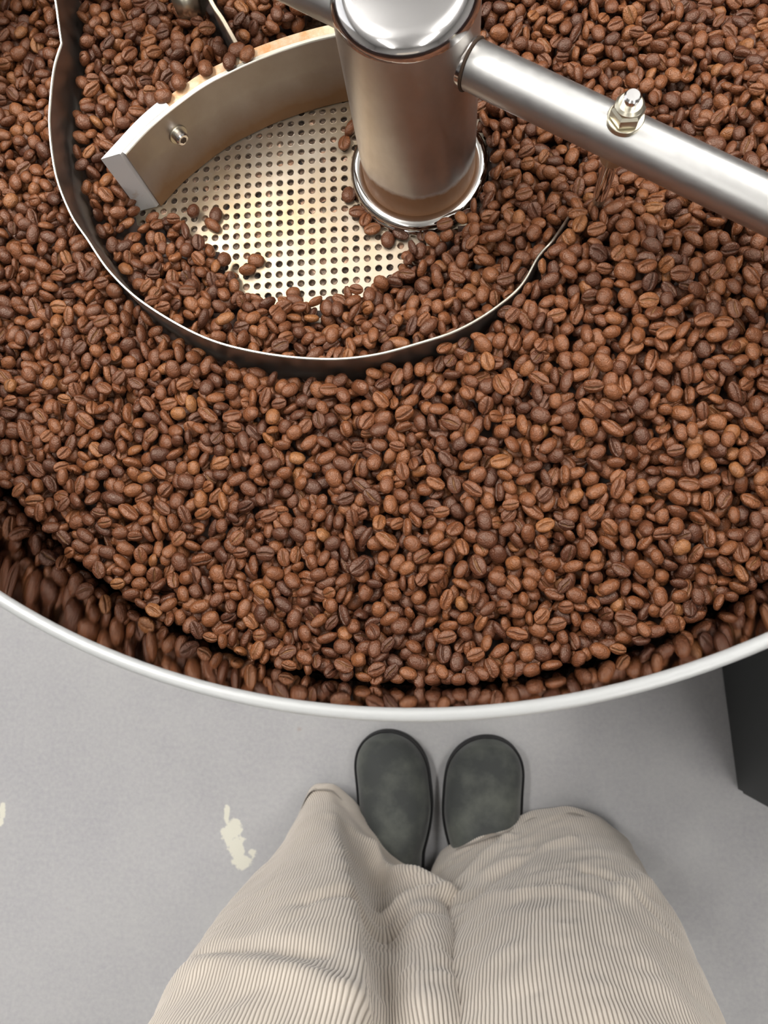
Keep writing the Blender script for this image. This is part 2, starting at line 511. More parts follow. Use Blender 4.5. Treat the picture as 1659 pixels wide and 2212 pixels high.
# inner scraper blade with a white plastic wiper
fr_px = [(272, 334), (335, 268), (430, 194), (500, 156), (560, 129), (640, 101), (722, 80), (800, 70), (850, 72)]
fr = resample(catmull([np.array(P(u, v, BLADE_TOP))[:2] for u, v in fr_px], 10), 90)
inner = sheet('scraper_blade', fr, PLATE_Z + .001, BLADE_TOP, 0, .0022, BLM, agi)
m = NT('worn_white_strip')
c = m.coord(); nn = m.noise(c, 60, 6, .7)
m.set(Base_Color=m.mix(m.mr(nn, .42, .6), (.62, .30, .12), (.62, .50, .34)), Roughness=.6); m.bump(nn, .5, .0008); STRIP = m.m
m = NT('white_plastic')
c = m.coord(); nn = m.noise(c, 40, 6, .7)
m.set(Base_Color=m.mix(m.math('MULTIPLY', m.mr(nn, .58, .7), .8), (.62, .615, .61), (.40, .25, .13)), Roughness=.4); WHITE = m.m
edge2 = sheet('blade_edge', fr, BLADE_TOP, BLADE_TOP + .0006, 0, .0026, EDGE, None); edge2.parent = inner
tag(edge2, 'pale top edge')
n_w = 20
st = sheet('plastic_strip', fr[n_w - 1:], PLATE_Z + .001, BLADE_TOP - .0008, .0026, .0100, STRIP, agi)
tag(st, 'brown-stained plastic backing strip')
wp = fr[:n_w].copy(); t_ = wp[0] - wp[1]; t_ /= np.linalg.norm(t_)
wp = np.vstack([wp[0] + t_ * .0022, wp])
wi = sheet('wiper', wp, PLATE_Z + .0006, BLADE_TOP + .001, .0024, .0100, WHITE, agi)
for k_ in (3, 4, 5): wi.data.vertices[k_].co += Vector((t_[0] * .0095, t_[1] * .0095, 0))
wi.data.set_sharp_from_angle(angle=math.radians(20))
tag(wi, 'white plastic wiper block')
# socket-head screw on the front face
k = 17
fp = fr[k]; tn = fr[k + 1] - fr[k - 1]; tn /= np.linalg.norm(tn); nr = -np.array([-tn[1], tn[0]])
s0 = Vector((*fp, 0)); nr3 = Vector((*nr, 0))
zz = .717
q0 = Vector((fp[0], fp[1], zz))
scw = tube('socket_screw', q0 - nr3 * .001, q0 + nr3 * .006, .0042, CAPM, agi, 32, .0008)
hx = tube('hex_socket', q0 + nr3 * .0058, q0 + nr3 * .0064, .0022, RECESSM, None, 6, .0002, hexa=True); hx.parent = scw  # raised dark hexagon stands in for the shaded recess
ws_ = tube('washer', q0 - nr3 * .0002, q0 + nr3 * .0011, .0062, NUTM, None, 32, .0003); ws_.parent = scw

# small rear blade hanging under the far arm, seen at the top of the frame
rb_px = [(400, -160), (425, -80), (455, 0), (480, 40), (500, 75), (514, 100)]
rb = resample(catmull([np.array(P(u, v, .739))[:2] for u, v in rb_px], 10), 40)
CREAM = mat_metal('cream_edge_steel', (.70, .60, .46), .4, (1, 1, 1), 120, bs=.2, dirt=.4)  # cream tone for the rear blade edge and the post
rbl = sheet('rear_blade', rb, PLATE_Z + .004, .7385, -.0011, .0011, BLM, agi)
e3 = sheet('blade_edge', rb, .7385, .7392, -.0014, .0014, CREAM, None); e3.parent = rbl
tag(e3, 'cream top edge')
bq = P(402, -4, .735)
brk = box('blade_clamp', bq.x - .009, bq.x + .006, bq.y - .004, bq.y + .016, .715, .742, NUTM, .002, agi, True)
# lug under the right arm that carries the buried blade
CREAM_ = CREAM
lug_p = P(1283, 408, .735)
bm = bmesh.new()
lp = base_c + ad * BD
pts = [(-.0035, 0), (.0035, 0), (.0022, -.03), (-.0022, -.03)]
q_ = [Vector((lp.x + x, lp.y, lp.z - PR + z * 1.0)) for x, z in pts]
bm.free()
tube('blade_post', lp - Vector((0, 0, PR + .045)), lp - Vector((0, 0, PR - .004)), .0032, CREAM_, agi, 16, .001)
tube('post_collar', lp - Vector((0, 0, PR + .006)), lp - Vector((0, 0, PR - .002)), .0062, NUTM, agi, 24, .001)

# ------------------------------------------------------------------ machine body at the right
f0 = P(1592, 1712, 0); f1 = P(1556, 1436, 0)
m = NT('black_panel'); m.set(Base_Color=(.030, .034, .036), Roughness=.45); m.bump(m.noise(m.coord(), 400, 3), .06, .0005); PANEL = m.m
cab = tag(empty('machine_cabinet', (f0.x + .2, f0.y + .25, 0)), 'matte black machine cabinet standing on the floor at the right edge of frame', 'cabinet')
e1 = (f1 - f0).normalized(); e2 = Vector((e1.y, -e1.x, 0))
def cab_pt(a, b, z): q = f0 + e1 * a + e2 * b; return (q.x, q.y, z)
bm = bmesh.new()
vv = [bm.verts.new(cab_pt(a, b, z)) for z in (0.0, .60) for a, b in ((0, 0), (.55, 0), (.55, .45), (0, .45))]
for f in ((0, 1, 2, 3), (4, 5, 6, 7), (0, 1, 5, 4), (1, 2, 6, 5), (2, 3, 7, 6), (3, 0, 4, 7)): bm.faces.new([vv[i] for i in f])
bmesh.ops.recalc_face_normals(bm, faces=bm.faces)
bmesh.ops.bevel(bm, geom=bm.edges[:], offset=.006, segments=4, affect='EDGES')
me = bpy.data.meshes.new('body'); bm.to_mesh(me); bm.free()
local(link('body', me, PANEL), cab)
bm = bmesh.new()
vv = [bm.verts.new(cab_pt(a, b, z)) for z in (.601, .612) for a, b in ((-.004, -.004), (.554, -.004), (.554, .454), (-.004, .454))]
for f in ((0, 1, 2, 3), (4, 5, 6, 7), (0, 1, 5, 4), (1, 2, 6, 5), (2, 3, 7, 6), (3, 0, 4, 7)): bm.faces.new([vv[i] for i in f])
bmesh.ops.recalc_face_normals(bm, faces=bm.faces)
bmesh.ops.bevel(bm, geom=bm.edges[:], offset=.003, segments=2, affect='EDGES')
me = bpy.data.meshes.new('top_panel'); bm.to_mesh(me); bm.free()
local(link('top_panel', me, PANEL), cab)

# ------------------------------------------------------------------ person: trousers and clogs
person = tag(empty('person', (0, -.33, 0)), 'standing person in wide cream corduroy trousers and dark grey-green clogs', 'person')
m = NT('corduroy')
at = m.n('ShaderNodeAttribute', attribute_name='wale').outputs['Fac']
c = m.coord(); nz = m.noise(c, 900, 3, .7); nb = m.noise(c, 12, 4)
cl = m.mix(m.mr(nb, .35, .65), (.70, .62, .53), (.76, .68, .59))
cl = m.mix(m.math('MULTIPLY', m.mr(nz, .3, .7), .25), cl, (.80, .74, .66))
cl = m.mix(m.mr(at, .3, .9, .78, 0), cl, (.25, .20, .15))  # shade between the wales put into the colour, grooves darkened
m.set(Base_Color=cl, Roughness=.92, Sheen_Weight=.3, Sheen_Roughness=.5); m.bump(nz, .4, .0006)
CORD = m.m
legL = {  # starts at the front crease, runs round the outside to the back and the inside
    .035: [(-.190, -.206), (-.214, -.226), (-.238, -.32), (-.205, -.41), (-.12, -.455), (-.04, -.43), (-.010, -.375), (-.020, -.330), (-.070, -.300), (-.122, -.256), (-.160, -.215)],
    .11: [(-.170, -.218), (-.208, -.236), (-.246, -.315), (-.215, -.41), (-.12, -.455), (-.035, -.43), (-.000, -.36), (-.012, -.318), (-.062, -.300), (-.108, -.272), (-.144, -.238)],
    .22: [(-.145, -.228), (-.200, -.246), (-.254, -.305), (-.22, -.41), (-.12, -.46), (-.03, -.43), (.006, -.35), (-.006, -.292), (-.050, -.272), (-.092, -.288), (-.122, -.262)],
    .38: [(-.108, -.230), (-.180, -.246), (-.248, -.295), (-.22, -.42), (-.12, -.47), (-.02, -.44), (.010, -.34), (.000, -.276), (-.036, -.254), (-.068, -.276), (-.090, -.258)],
    .55: [(-.080, -.232), (-.160, -.243), (-.232, -.290), (-.22, -.42), (-.12, -.48), (-.01, -.45), (.012, -.34), (.004, -.262), (-.028, -.244), (-.050, -.262), (-.066, -.250)],
    .75: [(-.072, -.236), (-.145, -.250), (-.200, -.31), (-.19, -.43), (-.1, -.49), (-.005, -.47), (.012, -.35), (.004, -.258), (-.020, -.245), (-.040, -.250), (-.055, -.243)],
    .93: [(-.078, -.262), (-.125, -.280), (-.165, -.34), (-.15, -.43), (-.09, -.47), (-.015, -.46), (.005, -.37), (.002, -.262), (-.018, -.256), (-.040, -.258), (-.060, -.260)]}
legR = {
    .035: [(.150, -.232), (.196, -.244), (.232, -.285), (.238, -.35), (.2, -.43), (.11, -.46), (.01, -.43), (-.036, -.37), (-.036, -.318), (.004, -.268), (.074, -.246)],
    .11: [(.148, -.240), (.194, -.252), (.232, -.292), (.240, -.35), (.2, -.43), (.11, -.46), (.0, -.43), (-.036, -.36), (-.036, -.308), (.002, -.280), (.074, -.254)],
    .22: [(.134, -.240), (.188, -.252), (.228, -.292), (.240, -.35), (.2, -.43), (.11, -.46), (-.005, -.43), (-.034, -.36), (-.032, -.296), (-.002, -.280), (.056, -.254)],
    .38: [(.108, -.230), (.164, -.244), (.208, -.288), (.225, -.35), (.19, -.44), (.1, -.47), (-.005, -.44), (-.028, -.36), (-.024, -.282), (.002, -.262), (.046, -.242)],
    .55: [(.088, -.226), (.140, -.240), (.180, -.280), (.205, -.35), (.18, -.44), (.1, -.48), (-.005, -.45), (-.024, -.36), (-.020, -.266), (.002, -.250), (.042, -.232)],
    .75: [(.080, -.232), (.125, -.246), (.170, -.29), (.19, -.36), (.17, -.44), (.09, -.49), (-.005, -.47), (-.016, -.36), (-.014, -.258), (.006, -.248), (.046, -.236)],
    .93: [(.072, -.260), (.110, -.275), (.145, -.32), (.155, -.37), (.14, -.43), (.08, -.47), (-.005, -.46), (-.010, -.37), (-.008, -.262), (.008, -.256), (.044, -.256)]}
FOLDS = [  # (x0,z0,x1,z1,width,height)
    (-.115, .13, -.020, .27, .013, .013), (-.080, .33, -.010, .27, .010, .008), (-.135, .42, -.03, .36, .012, -.005), (-.21, .50, -.08, .60, .016, .008), (-.22, .46, -.10, .53, .010, -.006),
    (.060, .10, -.010, .25, .012, .008), (.085, .18, .010, .30, .012, -.006), (.13, .16, .03, .22, .011, .005), (.12, .40, .03, .34, .014, .005), (.19, .36, .13, .30, .010, -.006), (.20, .24, .15, .36, .010, .006)]


def fold_off(x, z):
    o = 0
    for x0, z0_, x1, z1_, w_, h_ in FOLDS:
        dx, dz = x1 - x0, z1_ - z0_; L2 = dx * dx + dz * dz
        t = ((x - x0) * dx + (z - z0_) * dz) / L2
        e_ = np.clip(t, 0, 1)
        d2 = (x - x0 - e_ * dx) ** 2 + (z - z0_ - e_ * dz) ** 2
        o = o + h_ * np.exp(-d2 / w_ ** 2)
    return o


NW, SPW, NR = 262, 5, 130
verts = []; faces = []; wale = []
for li, leg in enumerate((legL, legR)):
    if li == 1: leg = {z: [p[0:1] and p for p in [pp[0]] + pp[1:]] for z, pp in leg.items()}
    zs = sorted(leg)
    loops = np.array([resample(catmull(leg[z], 14, True), NW * 2, True) for z in zs])      # levels x 2NW x 2
    lv = np.concatenate([loops, np.array(zs)[:, None, None] * np.ones((1, NW * 2, 1))], 2)
    rows = catmull(lv.reshape(len(zs), -1), 40)
    rows = resample(rows, NR).reshape(NR, NW * 2, 3) if False else np.stack([rows[int(round(i))] for i in np.linspace(0, len(rows) - 1, NR)]).reshape(NR, NW * 2, 3)
    if li == 0:        # let the wales run parallel to the outer edge of the leg, across the front crease
        ss = []
        for k_ in range(NR):
            q = rows[k_]; L_ = np.r_[0, np.cumsum(np.linalg.norm(np.diff(np.vstack([q, q[:1]]), axis=0), axis=1))]
            ss.append((L_[int(np.argmin(q[:, 0]))], L_))
        s0_ = np.array([a_[0] for a_ in ss]); pf = np.polyfit(np.arange(NR), s0_, 3); s0_ = np.polyval(pf, np.arange(NR))
        for k_ in range(NR):
            q = rows[k_]; L_ = ss[k_][1]; qq = np.vstack([q, q[:1]])
            t_n = (s0_[k_] + np.arange(NW * 2) / (NW * 2) * L_[-1]) % L_[-1]
            rows[k_] = np.stack([np.interp(t_n, L_, qq[:, d_]) for d_ in range(3)], 1)
    N = NW * SPW
    tt = np.arange(N) / N * NW * 2
    i_0 = np.floor(tt).astype(int) % (NW * 2); i_1 = (i_0 + 1) % (NW * 2); fr_ = (tt % 1)[None, :, None]
    G = rows[:, i_0] * (1 - fr_) + rows[:, i_1] * fr_
    for _ in range(3): G = (np.roll(G, 1, 1) + 2 * G + np.roll(G, -1, 1)) / 4
    tg = np.roll(G, -2, 1) - np.roll(G, 2, 1)
    nr_ = np.stack([tg[..., 1], -tg[..., 0], 0 * tg[..., 0]], 2); nr_ /= np.linalg.norm(nr_, axis=2)[..., None]
    # outward check
    cen = G.mean(axis=1, keepdims=True)
    if ((G - cen)[..., :2] * nr_[..., :2]).sum() < 0: nr_ = -nr_
    # soft wrinkles
    wr = np.zeros(G.shape[:2])
    for r_ in range(NR):
        for c_ in range(0, N, SPW):
            q = G[r_, c_]
            wr[r_, c_:c_ + SPW] = .0035 * noise.noise(Vector((q[0] * 22, q[1] * 22 + li * 5, q[2] * 9))) + .0022 * noise.noise(Vector((q[0] * 45 + q[2] * 30, q[1] * 40, q[2] * 45)))
    kk = np.ones(15) / 15
    wr = np.apply_along_axis(lambda a: np.convolve(np.r_[a[-7:], a, a[:7]], kk, 'valid'), 1, wr)
    wr = wr + fold_off(G[..., 0], G[..., 2]) * np.clip((G[..., 1] + .33) / .03, 0, 1)
    ph = (np.arange(N) % SPW) / SPW
    prof = np.abs(np.sin(np.pi * ph)) ** .6
    zrow = G[:, 0, 2]
    hem = np.clip((zrow - .035) / .012, .35, 1)[:, None]
    off = wr + .0010 * prof[None, :] * hem
    G = G + nr_ * off[..., None]
    # hem height varies a little round the leg
    hemz = np.clip(1 - (zrow - .035) / .12, 0, 1)[:, None]
    xx = G[..., 0]
    if li == 0: dz = .006 * np.exp(-((xx + .19) / .03) ** 2) * (G[..., 1] > -.28) + .035 * np.exp(-((xx + .045) / .04) ** 2)
    else: dz = .020 * np.exp(-((xx - .02) / .04) ** 2) + .012 * np.sin(xx * 40)
    G[..., 2] += dz * hemz
    b0 = len(verts)
    verts += G.reshape(-1, 3).tolist()
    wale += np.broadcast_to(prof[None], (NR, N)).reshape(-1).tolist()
    idx = b0 + np.arange(NR * N).reshape(NR, N)
    a = idx[:-1]; b = idx[1:]
    faces += np.stack([a, np.roll(a, -1, 1), np.roll(b, -1, 1), b], 2).reshape(-1, 4).tolist()
    # turned hem: inner fold
    inr = G[0] - nr_[0] * .0035; b1 = len(verts)
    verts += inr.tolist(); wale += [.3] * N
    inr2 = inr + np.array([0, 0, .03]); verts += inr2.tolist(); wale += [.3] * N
    for i in range(N):
        j = (i + 1) % N
        faces.append((int(idx[0, i]), b1 + i, b1 + j, int(idx[0, j]))); faces.append((b1 + i, b1 + N + i, b1 + N + j, b1 + j))
    faces.append([int(x) for x in idx[-1, ::SPW]])
me = bpy.data.meshes.new('trousers'); me.from_pydata(verts, [], faces); me.update()
a_ = me.attributes.new('wale', 'FLOAT', 'POINT'); a_.data.foreach_set('value', wale)
bm = bmesh.new(); bm.from_mesh(me); bmesh.ops.recalc_face_normals(bm, faces=bm.faces); bm.to_mesh(me); bm.free()
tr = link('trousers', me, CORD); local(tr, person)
tag(tr, 'wide cream corduroy trousers')

m = NT('clog_suede')
c = m.coord(); n1 = m.noise(c, 25, 5, .6); n2 = m.noise(c, 500, 3)
m.set(Base_Color=m.mix(m.mr(n1, .42, .68), (.032, .036, .034), (.080, .087, .074)), Roughness=.72, Sheen_Weight=.25); m.bump(m.math('ADD', n1, n2), .3, .001); SUEDE = m.m
m = NT('clog_sole'); m.set(Base_Color=(.012, .012, .013), Roughness=.7); m.bump(m.noise(m.coord(), 120, 3), .2); SOLE = m.m


def clog(cx0, wdt, L, toe_y, yaw, side):
    """built toe at +y, origin at the toe tip, on the floor"""
    n = 48; na = 40
    sh = empty('clog', (0, 0, 0)) if False else None
    T = np.linspace(0, 1, n)
    def half(t):      # half width (inner, outer) along the length
        toe = math.sqrt(max(0, 1 - (1 - min(t / .20, 1)) ** 2.3))
        body = 1 - .26 * max(0, min(1, (t - .34) / .22)) ** 1.5 + .10 * max(0, (t - .62) / .38)
        heel = math.sqrt(max(0, 1 - max(0, (t - .88) / .12) ** 2.2))
        return wdt / 2 * toe * body * heel
    def mid(t): return side * .010 * math.sin(min(t / .8, 1) * math.pi) - side * .004
    def hgt(t):
        pts = [(0, .034), (.04, .046), (.15, .060), (.3, .068), (.45, .080), (.6, .092), (.8, .098), (1, .085)]
        return np.interp(t, *zip(*pts))
    def tr_(x, y, z):
        ca, sa = math.cos(yaw), math.sin(yaw)
        return (cx0 + x * ca - y * sa, toe_y + x * sa + y * ca, z)
    # sole: outline extruded with a rounded welt
    out = []
    ts = [0.5 - 0.5 * math.cos(math.pi * i / 60) for i in range(61)]
    for t in ts: out.append((mid(t) + half(t), -t * L))
    for t in ts[::-1][1:-1]: out.append((mid(t) - half(t), -t * L))
    out = resample(np.array(out), 140, True)
    for _ in range(2): out = (np.roll(out, 1, 0) + 2 * out + np.roll(out, -1, 0)) / 4
    tg_ = np.roll(out, -1, 0) - np.roll(out, 1, 0); tg_ /= np.linalg.norm(tg_, axis=1)[:, None]
    on_ = np.stack([tg_[:, 1], -tg_[:, 0]], 1)
    if ((out - out.mean(0)) * on_).sum() < 0: on_ = -on_
    out = out + on_ * .0036
    cen = np.array([0, -L / 2])
    lv = [(1.0, 0.0, -.003), (1, .003, 0), (1, .020, 0), (1, .024, -.0015), (1, .0255, -.005)]
    vs, fs = [], []
    for s_, z_, ins in lv:
        for p in out:
            d = p - cen; ln = np.linalg.norm(d); q = p + d / ln * ins
            vs.append(tr_(q[0], q[1], z_))
    m_ = len(out)
    for k in range(len(lv) - 1):
        for i in range(m_):
            j = (i + 1) % m_; fs.append((k * m_ + i, k * m_ + j, (k + 1) * m_ + j, (k + 1) * m_ + i))
    fs.append(tuple(range(m_))); fs.append(tuple((len(lv) - 1) * m_ + i for i in range(m_)))
    sole = meshobj('sole', vs, fs, SOLE, None, True, 50); local(sole, person)
    # upper
    vs, fs = [], []
    n = 60
    for i in range(n):
        t = .5 - .5 * math.cos(math.pi * i / (n - 1)); t = .0015 + t * .997
        hw = half(t); H = hgt(t) - .022; H *= min(1, (hw / (wdt * .30))) ** .75
        for k in range(na + 1):
            a = math.pi * k / na
            cx_ = math.cos(a); sy = math.sin(a)
            x = mid(t) + hw * math.copysign(abs(cx_) ** .82, cx_)
            z = .022 + H * sy ** .80
            y = -t * L
            if t > .5: z += .004 * math.sin(a) * math.sin(t * 18)
            vs.append(tr_(x, y, z))
    for i in range(n - 1):
        for k in range(na):
            q = i * (na + 1) + k; fs.append((q, q + 1, q + na + 2, q + na + 1))
    upo = meshobj('clog_upper', vs, fs, SUEDE, None, True); local(upo, person)
    # stitched welt line round the upper
    vs, fs = [], []
    rad = .0016; kk = 8
    ins = [p + (cen - p) / np.linalg.norm(cen - p) * .0012 for p in out]
    for i, p in enumerate(ins):
        d = (cen - p) / np.linalg.norm(cen - p)
        for k in range(kk):
            a = 2 * math.pi * k / kk
            vs.append(tr_(*(p + d * rad * math.cos(a)), .0262 + rad * math.sin(a)))
    for i in range(m_):
        j = (i + 1) % m_
        for k in range(kk):
            l = (k + 1) % kk; fs.append((i * kk + k, j * kk + k, j * kk + l, i * kk + l))
    wl = meshobj('welt', vs, fs, SOLE, None, True); wl.parent = sole
    return upo


tl = P(857, 1584, .03); trr = P(1028, 1596, .03)
clog(tl.x - .012, .100, .285, tl.y, math.radians(2), 1)
clog(trr.x + .014, .105, .285, trr.y, math.radians(-1), -1)

# ------------------------------------------------------------------ beans
NL, NX = 24, 13


def bean_mesh(kind, seed):
    rg = random.Random(seed)
    a, b, c1, c2 = .0053, .0039, .0031, .0017
    if kind == 'round': a, b, c1, c2 = .0044, .0040, .0033, .0027
    if kind == 'long': a, b = .0059, .0036
    if kind == 'wide': a, b, c1 = .0052, .0043, .0033
    ph0 = rg.random() * 6
    # angles round the long axis, packed at the cut (angle = -90 deg)
    base = [0, .05, .10, .17, .27, .42]
    angs = []
    k = NL
    loc = [-.62, -.42, -.27, -.15, -.075, 0, .075, .15, .27, .42, .62]
    angs = [-math.pi / 2 + x for x in loc] + list(np.linspace(-math.pi / 2 + .9, 1.5 * math.pi - .9, 13))
    vs, cut, fs = [], [], []
    n = len(angs)
    vs.append((-a, 0, 0)); cut.append(0.)
    for i in range(1, NX):
        th = math.pi * i / NX
        x = -a * math.cos(th); r = math.sin(th) ** .86
        for an in angs:
            y = b * r * math.cos(an); s = math.sin(an)
            if s >= 0: z = c1 * r * s
            else: z = -c2 * r * abs(s) ** .62
            da = an + math.pi / 2
            sw = .0003 * math.sin(x * 700 + ph0)
            if abs(da) < .7:
                g = math.exp(-(da / .11) ** 2)
                lips = math.exp(-((abs(da) - .27) / .14) ** 2)
                e = max(0, 1 - (abs(x) / a) ** 6)
                z += (.0012 * g - .00025 * lips) * e * min(1, r * 1.3)
                y += sw * (1 - abs(da) / .7)
                cut.append(g * e)
            else: cut.append(0.)
            p = Vector((x, y, z))
            nz = noise.noise(p * 420 + Vector((seed * 3.1, 0, 0)))
            p *= 1 + .085 * nz + .03 * noise.noise(p * 1400)
            vs.append(tuple(p))
    vs.append((a, 0, 0)); cut.append(0.)
    for k in range(n): fs.append((0, 1 + (k + 1) % n, 1 + k))
    for i in range(NX - 2):
        for k in range(n):
            l = (k + 1) % n
            fs.append((1 + i * n + k, 1 + i * n + l, 1 + (i + 1) * n + l, 1 + (i + 1) * n + k))
    e_ = len(vs) - 1
    for k in range(n): fs.append((e_, 1 + (NX - 2) * n + k, 1 + (NX - 2) * n + (k + 1) % n))
    me = bpy.data.meshes.new('coffee_bean'); me.from_pydata(vs, [], fs); me.update()
    at = me.attributes.new('cut', 'FLOAT', 'POINT'); at.data.foreach_set('value', cut)
    bm = bmesh.new(); bm.from_mesh(me); bmesh.ops.recalc_face_normals(bm, faces=bm.faces); bm.to_mesh(me); bm.free()
    me.polygons.foreach_set('use_smooth', [True] * len(me.polygons)); me.materials.append(BEAN)
    return me, (a, b, (c1 + c2) / 2, (c1 - c2) / 2)


KINDS = [bean_mesh(k, i) for i, k in enumerate(['norm', 'norm', 'long', 'wide', 'round', 'wide', 'norm', 'round'])]

# target surface of the bed ----------------------------------------
RINGPOLY = np.vstack([c2[:, :2], [np.array(P(1250, 200, .72))[:2], np.array(P(1150, -150, .72))[:2], np.array(P(600, -350, .72))[:2], np.array(P(95, -200, .74))[:2]], c1[::-1][:0, :2] if False else c1[:-1, :2]])


def inpoly(X, Y, poly):
    ins = np.zeros(X.shape, bool); n = len(poly)
    for i in range(n):
        x0, y0 = poly[i]; x1, y1 = poly[(i + 1) % n]
        if y0 == y1: continue
        cnd = ((y0 > Y) != (y1 > Y)) & (X < (x1 - x0) * (Y - y0) / (y1 - y0) + x0)
        ins ^= cnd
    return ins


OUT_PTS = [(0, 1060, .714), (100, 1180, .713), (380, 1363, .713), (633, 1450, .713), (900, 1480, .714), (1250, 1440, .714), (1600, 1310, .715),
           (30, 100, .714), (40, 400, .714), (60, 700, .714), (200, 800, .715), (250, 1000, .716), (450, 1150, .717), (450, 850, .718), (700, 830, .720), (650, 1000, .718), (900, 1100, .722), (900, 810, .722), (1010, 730, .7305), (1120, 650, .735), (1190, 570, .738),
           (1050, 760, .735), (1150, 680, .742), (1230, 560, .744), (1300, 480, .742), (1400, 560, .748), (1300, 800, .742), (1500, 700, .746), (1640, 650, .742), (1600, 900, .737), (1400, 1050, .730),
           (1200, 1200, .722), (1600, 1150, .724), (1640, 400, .745), (1600, 280, .735), (1650, 200, .738), (1500, 200, .716), (1300, 100, .716), (1620, 30, .706), (1100, 50, .716), (1200, 250, .712), (1400, 330, .714),
           (1250, 400, .722), (1500, -200, .714), (900, -300, .714), (300, -300, .714), (0, -200, .714), (1900, 600, .72), (-200, 600, .714)]
IN_PTS = [(250, 60, .720), (300, 150, .720), (400, 80, .722), (600, 40, .718), (500, 80, .722), (200, 250, .716), (170, 330, .712), (300, 280, .716), (230, 400, .708), (180, 440, .706), (450, 120, .728), (340, 210, .722), (650, 55, .722),
          (330, 500, .690), (260, 560, .706), (350, 660, .710), (400, 560, .696), (450, 680, .708), (480, 560, .689), (520, 640, .692), (560, 730, .708), (700, 750, .709), (700, 690, .694), (850, 730, .710), (850, 640, .692),
          (950, 700, .716), (1000, 600, .704), (950, 540, .692), (1080, 550, .712), (1150, 500, .722), (1050, 430, .700), (1150, 400, .712), (1220, 430, .722), (1060, 300, .700), (1150, 280, .708), (1100, 100, .715), (1000, -50, .715), (1040, 650, .720), (1110, 590, .724),
          (900, -100, .715), (600, -100, .718), (300, -100, .718)]
# pixel outline of the bare perforated patch
BARE = np.array([[*P(u, v, PLATE_Z + .004)][:2] for u, v in [(290, 474), (372, 482), (400, 498), (428, 540), (470, 535), (502, 590), (518, 640), (560, 650), (600, 668), (660, 662), (735, 655), (790, 640), (850, 605), (880, 560), (930, 530), (960, 495), (1000, 480), (1040, 420), (1050, 350), (1030, 250), (1000, 100), (760, 60), (600, 150), (450, 250), (380, 300), (300, 380)]])
# side of the scraper blade that is kept clear: polygon between blade face and the bare patch is inside BARE already
RES = .0010
X0, Y0 = COLX - R - .004, COLY - R - .004
NG = int((2 * R + .008) / RES)
gx = X0 + (np.arange(NG) + .5) * RES; gy = Y0 + (np.arange(NG) + .5) * RES
GX, GY = np.meshgrid(gx, gy, indexing='ij')


def idw(pts):
    P3 = np.array([[*P(u, v, z)] for u, v, z in pts])
    num = np.zeros(GX.shape); den = np.zeros(GX.shape)
    for x, y, z in P3:
        d2 = (GX - x) ** 2 + (GY - y) ** 2 + 1e-5
        wgt = 1 / d2 ** 1.6; num += wgt * z; den += wgt
    return num / den


TO, TI = idw(OUT_PTS), idw(IN_PTS)
INS = inpoly(GX, GY, RINGPOLY)
T = np.where(INS, TI, TO)
T = T + .0004 * np.clip((np.hypot(GX - COLX, GY - COLY) - (R - .012)) / .008, 0, 1)
bare = inpoly(GX, GY, BARE)
RAD = np.hypot(GX - COLX, GY - COLY)
NOPE = (RAD > R - .0024) | (RAD < FR + .003)


def near_path(path, rad):
    msk = np.zeros(GX.shape, bool)
    r = int(rad / RES) + 1
    yy, xx_ = np.mgrid[-r:r + 1, -r:r + 1]
    disk = (xx_ ** 2 + yy ** 2) * RES * RES <= rad * rad
    for x, y in resample(path, 500):
        i, j = int((x - X0) / RES), int((y - Y0) / RES)
        if r <= i < NG - r and r <= j < NG - r: msk[i - r:i + r + 1, j - r:j + r + 1] |= disk
    return msk


TRAYIN = RAD < R
BLK = near_path(ringc[:150, :2], .0022) | near_path(ringc[150:205, :2], .0012)
tn_ = np.gradient(fr, axis=0); tn_ /= np.linalg.norm(tn_, axis=1)[:, None]
frc = fr + np.stack([-tn_[:, 1], tn_[:, 0]], 1) * .006
BLK |= near_path(frc, .0085) | near_path(rb, .003)
H = np.full(GX.shape, PLATE_Z)
DEPTH = .017
H = np.where(bare, PLATE_Z, np.maximum(PLATE_Z, T - DEPTH))
H0 = H.copy()
H = np.where(BLK, .76, H)
H = np.where(RAD < FR + .001, .72, H)
T = np.where(bare, -1, T)

